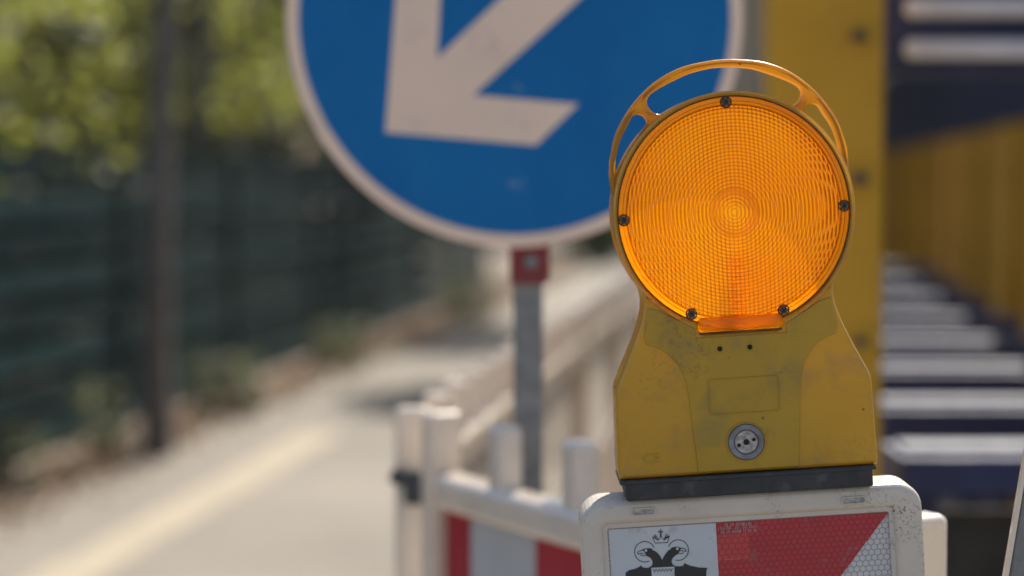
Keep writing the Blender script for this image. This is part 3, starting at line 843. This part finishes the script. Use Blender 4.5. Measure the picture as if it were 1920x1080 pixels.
for k, d in enumerate((3.68, 4.45, 5.3, 6.2, 7.2, 8.4, 9.8, 11.4)):
    x0 = 0.66 + (d - 3.68) * 0.1254
    x1 = 1.25 + (d - 3.68) * 0.1254
    b = thing('cross_beam', ordn[k], 'beam', ((x0 + x1) / 2, d + 0.12, 0), (0, 0, ROADA * 0), 'blue cross beams')
    lw = x1 - x0
    bm = bmesh.new()
    box(bm, Vector((0, 0, zb - 0.035)), (lw, 0.21, 0.066), bevel=0.004)
    link('beam_body', mesh_of(bm), M['blue_steel'], b)
    link('top_plate', box_mesh((0, 0, zb + 0.004), (lw - 0.03, 0.105, 0.010), bevel=0.002), M['pale_rail'], b)
    for sx in (-1, 1):
        link('leg', box_mesh((sx * (lw / 2 - 0.045), 0, (zb - 0.07) / 2), (0.06, 0.07, zb - 0.07)), M['blue_steel'], b)
    if k == 0: link('shade_sheet', box_mesh((0.02, 0.06, (zb - 0.10) / 2), (lw - 0.16, 0.02, zb - 0.13)), M['bolt_steel_shade'], b)  # dark sheet stands in for the shaded ground under the beams
# side wall
wall = thing('steel_side_wall', 'blue over ochre ribbed steel side wall at the right', 'wall', (1.29, 3.2, 0), (0, 0, ROADA))
WL = 20.0
zt = 1.41 + 0.215
link('ochre_plate', box_mesh((0.04, WL / 2, zt / 2), (0.04, WL, zt - 0.004)), M['ochre_steel'], wall)
link('blue_plate', box_mesh((0.035, WL / 2, (zt + 2.3) / 2), (0.05, WL, 2.3 - zt)), M['dark_blue'], wall)
rm = box_mesh((0, 0, zt / 2), (0.06, 0.45, zt - 0.05), bevel=0.012)
rm2 = rm.copy()
for k in range(11):
    if k == 5: link('rib', rm2, M['orange_steel'], wall, (0, 0.7 + k * 1.6, 0))
    else: link('rib', rm, M['ochre_steel'], wall, (0, 0.7 + k * 1.6, 0))
# header beam with two pale rails
hd = 3.85
hb = thing('header_beam', 'blue header beam with two pale grey rails at the top right', 'beam', (0.66, hd, 0))
zr1, zr2 = world_at(1800, 15, hd).z, world_at(1800, 92, hd).z
link('beam_body', box_mesh((0.42, 0.09, (zr1 + zr2) / 2 + 0.04), (0.86, 0.10, 0.24), bevel=0.004), M['blue_steel'], hb)
for z_ in (zr1, zr2):
    link('rail', box_mesh((0.46, 0.018, z_), (0.86, 0.03, 0.035), bevel=0.012, seg=3), M['header_rail'], hb)
link('post', box_mesh((0.80, 0.10, (zr1 + zr2) / 4 - 0.02), (0.05, 0.06, (zr1 + zr2) / 2 - 0.10)), M['blue_steel'], hb)
link('end_bracket', box_mesh((-0.035, 0.08, (zr1 + zr2) / 2 + 0.02), (0.05, 0.03, 0.12)), M['blue_steel'], hb)

# ------------------------------------------------------------------ fence on the left
FT = -3.72
fence = thing('privacy_fence', 'dark green slatted privacy fence along the left side of the path', 'fence', road(2.0, FT), (0, 0, math.atan2(RD.y, RD.x)))
PLN = 2.5
stripm = [box_mesh((PLN / 2, 0, 0), (PLN - 0.07, 0.006, 0.150)), box_mesh((PLN / 2, 0, 0), (PLN - 0.07, 0.006, 0.142))]
postm = box_mesh((0, 0, 0.78), (0.06, 0.05, 1.56))
def wire_mesh():
    bm = bmesh.new()
    for k in range(1, 25):
        box(bm, Vector((k * 0.1, 0.007, 0.76)), (0.006, 0.006, 1.46))
    for k in range(8):
        for sy in (-0.001, 0.015):
            box(bm, Vector((PLN / 2, sy, 0.04 + k * 0.2)), (PLN - 0.06, 0.008, 0.008))
    return mesh_of(bm)
wm = wire_mesh()
for i in range(11):
    link('fence_post', postm, M['fence_steel'], fence, (i * PLN, 0, 0))
    if i == 10: break
    pan = link('wire_panel', wm, M['fence_steel'], fence, (i * PLN, 0, 0))
    for k in range(8):
        link('privacy_strip', stripm[k % 2], M['strip_a' if k % 2 else 'strip_b'], pan, (random.uniform(-0.01, 0.01), 0.003 + random.uniform(-0.002, 0.002), 0.115 + k * 0.19))

# ------------------------------------------------------------------ trees, shrubs, weeds
def leaf_quad(bm, c, s, rnd):
    a = Vector((rnd.gauss(0, 1), rnd.gauss(0, 1), rnd.gauss(0, 1))).normalized()
    b = a.cross(Vector((rnd.gauss(0, 1), rnd.gauss(0, 1), rnd.gauss(0, 1)))).normalized()
    n_ = a.cross(b)
    l_, w_ = s, s * 0.42
    pts = [c - a * l_, c + b * w_ + n_ * s * 0.1, c + a * l_, c - b * w_ + n_ * s * 0.1]
    bm.faces.new([bm.verts.new(p) for p in pts])
def crown_mesh(seed, n_clump, per_clump, rx, rz, z0, leaf, spread=0.22):
    rnd = random.Random(seed)
    bm = bmesh.new()
    for _ in range(n_clump):
        while True:
            v = Vector((rnd.uniform(-1, 1), rnd.uniform(-1, 1), rnd.uniform(-1, 1)))
            if 0.25 < v.length < 1: break
        c = Vector((v.x * rx, v.y * rx, z0 + rz + v.z * rz))
        sp = spread * rnd.uniform(0.6, 1.5)
        for _ in range(per_clump):
            p = c + Vector((rnd.gauss(0, sp), rnd.gauss(0, sp), rnd.gauss(0, sp * 0.6)))
            leaf_quad(bm, p, leaf * rnd.uniform(0.6, 1.3), rnd)
    me = bpy.data.meshes.new('crown'); bm.to_mesh(me); bm.free()
    return me
def trunk_mesh(seed, h, r, n_limb, reach, z0):
    rnd = random.Random(seed)
    bm = bmesh.new()
    p = Vector((0, 0, 0)); segs = 5
    path = [p.copy()]
    for k in range(segs):
        p = p + Vector((rnd.uniform(-0.1, 0.1), rnd.uniform(-0.1, 0.1), h / segs)); path.append(p.copy())
    for k in range(segs):
        tube(bm, path[k], path[k + 1], r * (1 - 0.14 * k), r * (1 - 0.14 * (k + 1)), 10, False)
    for k in range(n_limb):
        a = rnd.uniform(0, 2 * math.pi); i = rnd.randint(2, segs)
        b = path[i]; e = b + Vector((math.cos(a) * reach, math.sin(a) * reach, rnd.uniform(0.3, 1.0) * reach))
        m = (b + e) / 2 + Vector((0, 0, 0.1 * reach))
        tube(bm, b, m, r * 0.45, r * 0.3, 7, False); tube(bm, m, e, r * 0.3, r * 0.1, 7, False)
    return mesh_of(bm, True)
crA = crown_mesh(1, 52, 100, 2.0, 1.9, 1.7, 0.055)
crB = crown_mesh(2, 64, 90, 2.4, 2.3, 2.0, 0.06)
crC = crown_mesh(3, 36, 110, 1.3, 1.3, 0.7, 0.05, 0.18)
crD = crown_mesh(4, 150, 70, 3.2, 3.2, 0.6, 0.11, 0.4)
trA = trunk_mesh(5, 3.2, 0.11, 9, 1.3, 1.6); trB = trunk_mesh(6, 4.0, 0.14, 10, 1.6, 2); trC = trunk_mesh(7, 1.7, 0.05, 8, 0.9, 0.6); trD = trunk_mesh(8, 4.5, 0.2, 12, 2.2, 2)
def tree(label, s, t, cr, tr, mat, rz=0.0, sc=1.0, name='tree', cat='tree', group=None):
    o = thing(name, label, cat, road(s, t), (0, 0, rz), group)
    c = link('crown', cr.copy() if cr.materials and cr.materials[0] != M[mat] else cr, None, o)
    if not c.data.materials: c.data.materials.append(M[mat])
    elif c.data.materials[0] != M[mat]: c.data.materials[0] = M[mat]
    link('trunk', tr, M['bark'], o)
    o.scale = (sc, sc, sc)
    return o
G1, G2 = 'trees and shrubs behind the privacy fence', 'dark trees far behind the fence'
tree('sunlit yellow green shrub rising over the fence at the left edge', 10.8, -5.45, crC, trC, 'leaf_green', 0.3, 1.35, 'shrub', 'shrub', G1)
tree('green tree behind the fence directly behind the leaning trunk', 14.0, -6.6, crA, trA, 'leaf_green', 1.2, 1.0, group=G1)
tree('bushy shrub over the fence between leaning trunk and blue sign', 16.4, -5.4, crC, trC, 'leaf_green', 2.1, 1.35, 'shrub', 'shrub', G1)
tree('green tree behind the fence partly hidden by the blue sign', 20.5, -6.9, crB, trB, 'leaf_green', 0.8, 0.9, group=G1)
tree('far green tree at the end of the fence behind the blue sign', 27.0, -6.4, crA, trA, 'leaf_green', 3.0, 1.1, group=G1)
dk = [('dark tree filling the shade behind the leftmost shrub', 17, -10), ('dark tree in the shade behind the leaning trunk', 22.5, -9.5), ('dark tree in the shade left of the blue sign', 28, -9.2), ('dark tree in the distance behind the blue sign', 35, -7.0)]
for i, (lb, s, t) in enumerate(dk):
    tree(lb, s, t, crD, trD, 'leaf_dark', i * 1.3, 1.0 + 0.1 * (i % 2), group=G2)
# row of roadside trees along the fence whose crowns shade it; the first trunk leans
def lean_trunk(h, r, lx, seed):
    rnd = random.Random(seed); bm = bmesh.new(); path = []
    for k in range(9):
        f = k / 8
        path.append(Vector((lx * f ** 1.4 + 0.02 * math.sin(5 * f + seed), 0.03 * math.cos(4 * f + seed), h * f)))
    for k in range(8):
        tube(bm, path[k], path[k + 1], r * (1.12 - 0.42 * k / 8 + (0.25 if k == 0 else 0)), r * (1.12 - 0.42 * (k + 1) / 8), 12, False)
    for k in range(9):
        a_ = rnd.uniform(0, 6.28); b_ = path[rnd.randint(5, 8)]
        e = b_ + Vector((math.cos(a_) * 1.2, math.sin(a_) * 1.2, rnd.uniform(0.5, 1.6)))
        tube(bm, b_, (b_ + e) / 2 + Vector((0, 0, 0.1)), r * 0.4, r * 0.28, 7, False); tube(bm, (b_ + e) / 2 + Vector((0, 0, 0.1)), e, r * 0.28, r * 0.08, 7, False)
    return mesh_of(bm, True)
crS = crown_mesh(51, 190, 80, 2.0, 2.1, 3.0, 0.085, 0.26)
lt = ground_at(297, 856)
rt_ = thing('tree', 'slim leaning tree trunk in front of the fence at the left', 'tree', lt, (0, 0, 0), 'roadside trees along the fence')
link('trunk', lean_trunk(4.6, 0.066, 0.2, 3), M['bark'], rt_)
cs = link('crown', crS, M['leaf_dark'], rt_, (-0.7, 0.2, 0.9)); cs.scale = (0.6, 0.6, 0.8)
for i, (lb, s_, t_) in enumerate((('roadside tree at the fence between leaning trunk and blue sign', 15.6, -4.3), ('roadside tree behind the fence hidden by the blue sign', 21.5, -4.5), ('last roadside tree at the far end of the fence', 26.0, -4.5)  )):
    o = thing('tree', lb, 'tree', road(s_, t_), (0, 0, 1.1 * i), 'roadside trees along the fence')
    link('trunk', lean_trunk(4.6, 0.085, 0.1, 4 + i), M['bark'], o)
    c_ = link('crown', crS, M['leaf_dark'], o, (0, 0, 1.2 if i == 0 else 0.3)); c_.scale = (0.62, 0.62, 0.7) if i == 0 else (0.8, 0.8, 0.9)
o = thing('tree', 'young tree added for its shade, hidden behind the warning lamp, crown above the picture', 'tree', (1.35, 17.2, 0), (0, 0, 2.0))  # unseen tree added so its crown dapples the path with shade
link('trunk', lean_trunk(4.2, 0.06, 0.05, 9), M['bark'], o)
c_ = link('crown', crS, M['leaf_dark'], o, (0, 0, 2.2)); c_.scale = (0.60, 0.42, 0.40)
o = thing('tree', 'farther young tree added for its shade, hidden behind the warning lamp, crown above the picture', 'tree', (2.75, 23.5, 0), (0, 0, 0.7))  # second unseen tree, added to shade the path farther back
link('trunk', lean_trunk(4.6, 0.07, 0.05, 12), M['bark'], o)
c_ = link('crown', crS, M['leaf_dark'], o, (-0.6, 0, 1.6)); c_.scale = (0.95, 0.75, 0.6)
# dark ivy hedge close behind the fence
hed = crown_mesh(9, 260, 46, 1.0, 1.0, 0.0, 0.06, 0.06)
hm = Matrix.Diagonal((13.0, 0.35, 0.95, 1))
for v in hed.vertices: v.co = Vector((v.co.x * 13.0, v.co.y * 0.4, v.co.z * 0.80 + 0.05))
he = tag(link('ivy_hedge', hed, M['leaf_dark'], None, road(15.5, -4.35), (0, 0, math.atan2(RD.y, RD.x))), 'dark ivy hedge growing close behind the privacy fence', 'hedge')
# weeds at the foot of the fence
wmesh = None
def weed_mesh(seed, n_, r, h):
    rnd = random.Random(seed); bm = bmesh.new()
    for _ in range(n_):
        a = rnd.uniform(0, 6.28); q_ = r * math.sqrt(rnd.random())
        leaf_quad(bm, Vector((math.cos(a) * q_, math.sin(a) * q_, 0.03 + h * rnd.random() ** 1.3)), 0.045 * rnd.uniform(0.6, 1.3), rnd)
    return mesh_of(bm)
def weed(label, px, py, seed, n_=260, r=0.2, h=0.35):
    g_ = ground_at(px, py)
    tag(link('weed_clump', weed_mesh(seed, n_, r, h), M['leaf_pale'], None, g_), label, 'weeds', 'weed clumps at the foot of the fence')
weed('pale green weed clump at the fence foot right of the leaning trunk', 425, 775, 21, 300, 0.22, 0.32)
weed('small yellowish weed clump at the fence foot below the blue sign', 640, 690, 22, 260, 0.24, 0.3)
weed('low weed clump at the fence foot near the left edge', 30, 925, 23, 120, 0.14, 0.3)
weed('sparse weed clump just left of the leaning trunk', 195, 850, 24, 110, 0.16, 0.34)
weed('far weed clump where the fence ends beside the sign post', 880, 605, 25, 420, 0.3, 0.4)
# fallen leaves along the verge
rnd = random.Random(31); bm = bmesh.new()
for _ in range(5200):
    s = rnd.uniform(4, 34); t = -3.32 + rnd.gauss(0, 0.16)
    if t < -3.7 : continue
    leaf_quad(bm, road(s, t, 0.012 + rnd.random() * 0.02), 0.03 * rnd.uniform(0.6, 1.5), rnd)
tag(link('leaf_litter', mesh_of(bm), M['leaf_dry']), 'dry brown fallen leaves along the foot of the fence', 'leaf litter', kind='stuff')

# ------------------------------------------------------------------ far end of the path
hs = thing('far_house', 'pale beige rendered house far down the path', 'house', (6.2, 46, 0), (0, 0, ROADA))
link('wall', box_mesh((0, 3, 2.9), (8.4, 6, 5.8)), M['render_wall'], hs)
bm = bmesh.new()
vv = [bm.verts.new(p) for p in ((-4.7, -0.5, 5.8), (4.7, -0.5, 5.8), (4.7, 6.5, 5.8), (-4.7, 6.5, 5.8), (-4.7, 3, 8.4), (4.7, 3, 8.4))]
for f in ((0, 1, 5, 4), (2, 3, 4, 5), (0, 4, 3), (1, 2, 5), (0, 3, 2, 1)): bm.faces.new([vv[i] for i in f])
link('roof', mesh_of(bm), M['roof_tile'], hs)
for x in (-2.4, 0.2, 2.7):
    for z_ in (1.7, 4.3):
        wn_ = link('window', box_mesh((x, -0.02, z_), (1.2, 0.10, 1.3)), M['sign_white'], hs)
        link('pane', box_mesh((x, -0.075, z_), (1.02, 0.02, 1.12)), M['glass_dark'], wn_)
for i, (lb, x, y) in enumerate((('far tree closing the view left of the house', -1.5, 52), ('far tree closing the view right of the house', 15, 55), ('far tree at the right behind the steel wall', 11, 34))):
    o = tree(lb, 0, 0, crD, trD, 'leaf_dark', 0.7 * i, 1.25, group='far trees at the end of the path')
    o.location = (x, y, 0)
bush = crown_mesh(41, 40, 60, 0.8, 0.5, 0.0, 0.06, 0.15)
tag(link('far_bush', bush, M['leaf_dark'], None, ground_at(1105, 497)), 'low dark bush beside the path between sign post and amber lamp', 'bush')
